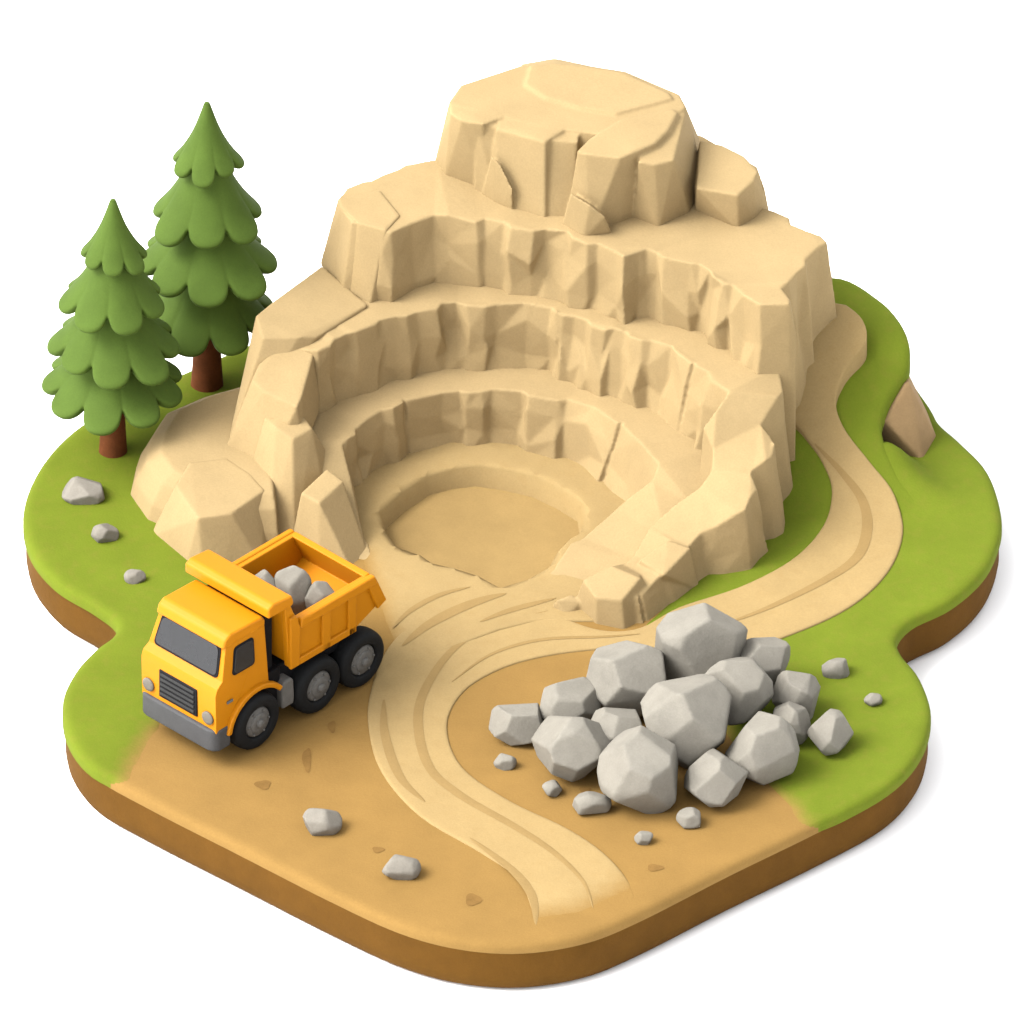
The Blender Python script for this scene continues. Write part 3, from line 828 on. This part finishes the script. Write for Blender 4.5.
# wheels
def tyre(r, w):
    bm = bmesh.new(); prof = [(r*.52, -w*.40), (r*.60, -w*.5), (r*.80, -w*.52), (r*.93, -w*.45), (r, -w*.27), (r, w*.27), (r*.93, w*.45), (r*.80, w*.52), (r*.60, w*.5), (r*.52, w*.40)]
    seg = 40
    rows = [[bm.verts.new((a*math.cos(2*math.pi*k/seg), b, a*math.sin(2*math.pi*k/seg))) for k in range(seg)] for a, b in prof]
    for i in range(len(rows)):
        p, q = rows[i], rows[(i+1) % len(rows)]
        for k in range(seg): bm.faces.new((p[k], p[(k+1) % seg], q[(k+1) % seg], q[k]))
    return bm
ty_me = None
for x in (.42, 1.29, 1.92):
    for sg in (-1, 1):
        w = empty('wheel', (x+AX, sg*.455, WR)); w.parent = T
        o = obj('tyre', tyre(WR, .23), M['rubber'], w)
        sm = o.modifiers.new('subd', 'SUBSURF'); sm.levels = 1; sm.render_levels = 1
        bm = bmesh.new()
        ax_, AX_ = AX, AX
        AX = 0.0
        disc(bm, (0, sg*.04, 0), WR*.53, .062, (0, sg, 0), 32, .2)
        disc(bm, (0, sg*.09, 0), WR*.36, .028, (0, sg, 0), 28, .3)
        disc(bm, (0, sg*.11, 0), WR*.15, .035, (0, sg, 0), 18, .5)
        for k in range(6):
            t = 2*math.pi*k/6
            disc(bm, (WR*.44*math.cos(t), sg*.10, WR*.44*math.sin(t)), .014, .012, (0, sg, 0), 8)
        AX = AX_
        obj('hub', bm, M['hub'], w)
# tipper bed: floor, walls, headboard with the cab shield
bed = empty('tipper_bed', (0, 0, 0)); bed.parent = T
YB = .55; TH = .07
side = [(.86, .76), (1.80, .76), (2.21, .93), (2.04, 1.30), (.99, 1.30), (.93, 1.40), (.88, 1.53), (.80, 1.53), (.83, 1.2)]
for sg in (-1, 1):
    bm = bmesh.new(); prism(bm, side, sg*(YB-TH), sg*YB)
    tb('side_wall', bm, 'yellow', .014, bed)
    bm = bmesh.new()
    yo = sorted((sg*(YB-.02), sg*(YB+.05)))
    prism(bm, [(.99, 1.20), (2.085, 1.20), (2.045, 1.315), (1.0, 1.315)], *yo)
    tb('top_rail', bm, 'yellow', .02, bed)
    for pr in ([(.855, .75), (.985, .75), (.995, 1.21), (.935, 1.38), (.85, 1.38)], [(1.31, .75), (1.43, .75), (1.43, 1.21), (1.31, 1.21)], [(1.68, .75), (1.795, .75), (1.795, 1.21), (1.68, 1.21)],
               [(2.10, .87), (2.225, .925), (2.075, 1.265), (1.96, 1.21)], [(.98, .75), (1.79, .75), (1.79, .835), (.98, .835)]):
        bm = bmesh.new()
        y2 = sorted((sg*(YB-.01), sg*(YB+.033)))
        prism(bm, pr, *y2); tb('rib', bm, 'yellow', .014, bed)
bm = bmesh.new(); prism(bm, [(.80, 1.55), (.87, 1.55), (.96, .80), (.885, .80)], -YB+.02, YB-.02); tb('headboard', bm, 'yellow', .012, bed)
bm = bmesh.new(); prism(bm, [(1.80, .77), (2.21, .93), (2.04, 1.315), (1.965, 1.30), (2.11, .97), (1.78, .85)], -YB+.03, YB-.03); tb('tailgate', bm, 'yellow', .015, bed)
bm = bmesh.new(); box(bm, .90, 1.85, -YB+.04, YB-.04, .77, .85); tb('bed_floor', bm, 'yellow', .01, bed)
bm = bmesh.new(); prism(bm, [(.53, 1.535), (.86, 1.53), (.90, 1.56), (.87, 1.66), (.60, 1.69), (.53, 1.65)], -YB-.04, YB+.04); tb('cab_shield', bm, 'yellow', .028, bed)

def truck_pt(x, y, z):
    return TO + Matrix.Rotation(TA, 3, 'Z') @ Vector((x, y, 0)) + Vector((0, 0, z))
for (x, y, z, d, s, lab) in ((1.27, .20, 1.09, (.20, .20, .29), 51, 'small grey rock in the truck bed, on the left of the load'),
                             (1.46, -.01, 1.12, (.21, .22, .31), 52, 'largest grey rock in the truck bed, in the middle of the load'),
                             (1.60, -.27, 1.06, (.20, .18, .26), 53, 'small grey rock in the truck bed, on the right of the load')):
    boulder('load_rock', truck_pt(x, y, z), d, s, lab, 'rocks loaded in the truck bed', M['rock'], 14, 0)

# ------------------------------------------------------------------ light, sky, camera
SUN_EL, SUN_AZ = R(50), R(-103)      # azimuth from +Y (north) clockwise: light comes from the left
w = bpy.data.worlds.new('World'); SC.world = w; w.use_nodes = True
nt = w.node_tree; bg = nt.nodes['Background']
sky = nt.nodes.new('ShaderNodeTexSky'); sky.sky_type = 'NISHITA'; sky.sun_disc = False
sky.sun_elevation = SUN_EL; sky.sun_rotation = SUN_AZ; sky.dust_density = 5; sky.air_density = 1
hs = nt.nodes.new('ShaderNodeHueSaturation'); hs.inputs['Saturation'].default_value = .06
nt.links.new(sky.outputs[0], hs.inputs['Color']); nt.links.new(hs.outputs[0], bg.inputs[0])
bg.inputs[1].default_value = .15
sl_ = bpy.data.lights.new('sun', 'SUN'); sl_.energy = .80; sl_.angle = R(34); sl_.color = (1, .96, .89)
so = bpy.data.objects.new('sun', sl_); COL.objects.link(so)
sd = Vector((math.sin(SUN_AZ)*math.cos(SUN_EL), math.cos(SUN_AZ)*math.cos(SUN_EL), math.sin(SUN_EL)))
so.rotation_euler = sd.to_track_quat('Z', 'Y').to_euler(); so.location = sd*20

cam = bpy.data.cameras.new('camera'); cam.type = 'ORTHO'; cam.ortho_scale = 10.24; cam.clip_end = 1000
co = bpy.data.objects.new('camera', cam); COL.objects.link(co)
co.location = (0, -40*CE, 40*SE); co.rotation_euler = (R(90-35.264), 0, 0)
SC.camera = co
SC.view_settings.view_transform = 'Standard'; SC.view_settings.look = 'None'
SC.view_settings.exposure = 1.88; SC.view_settings.gamma = 1
SC.cycles.max_bounces = 8; SC.cycles.diffuse_bounces = 4
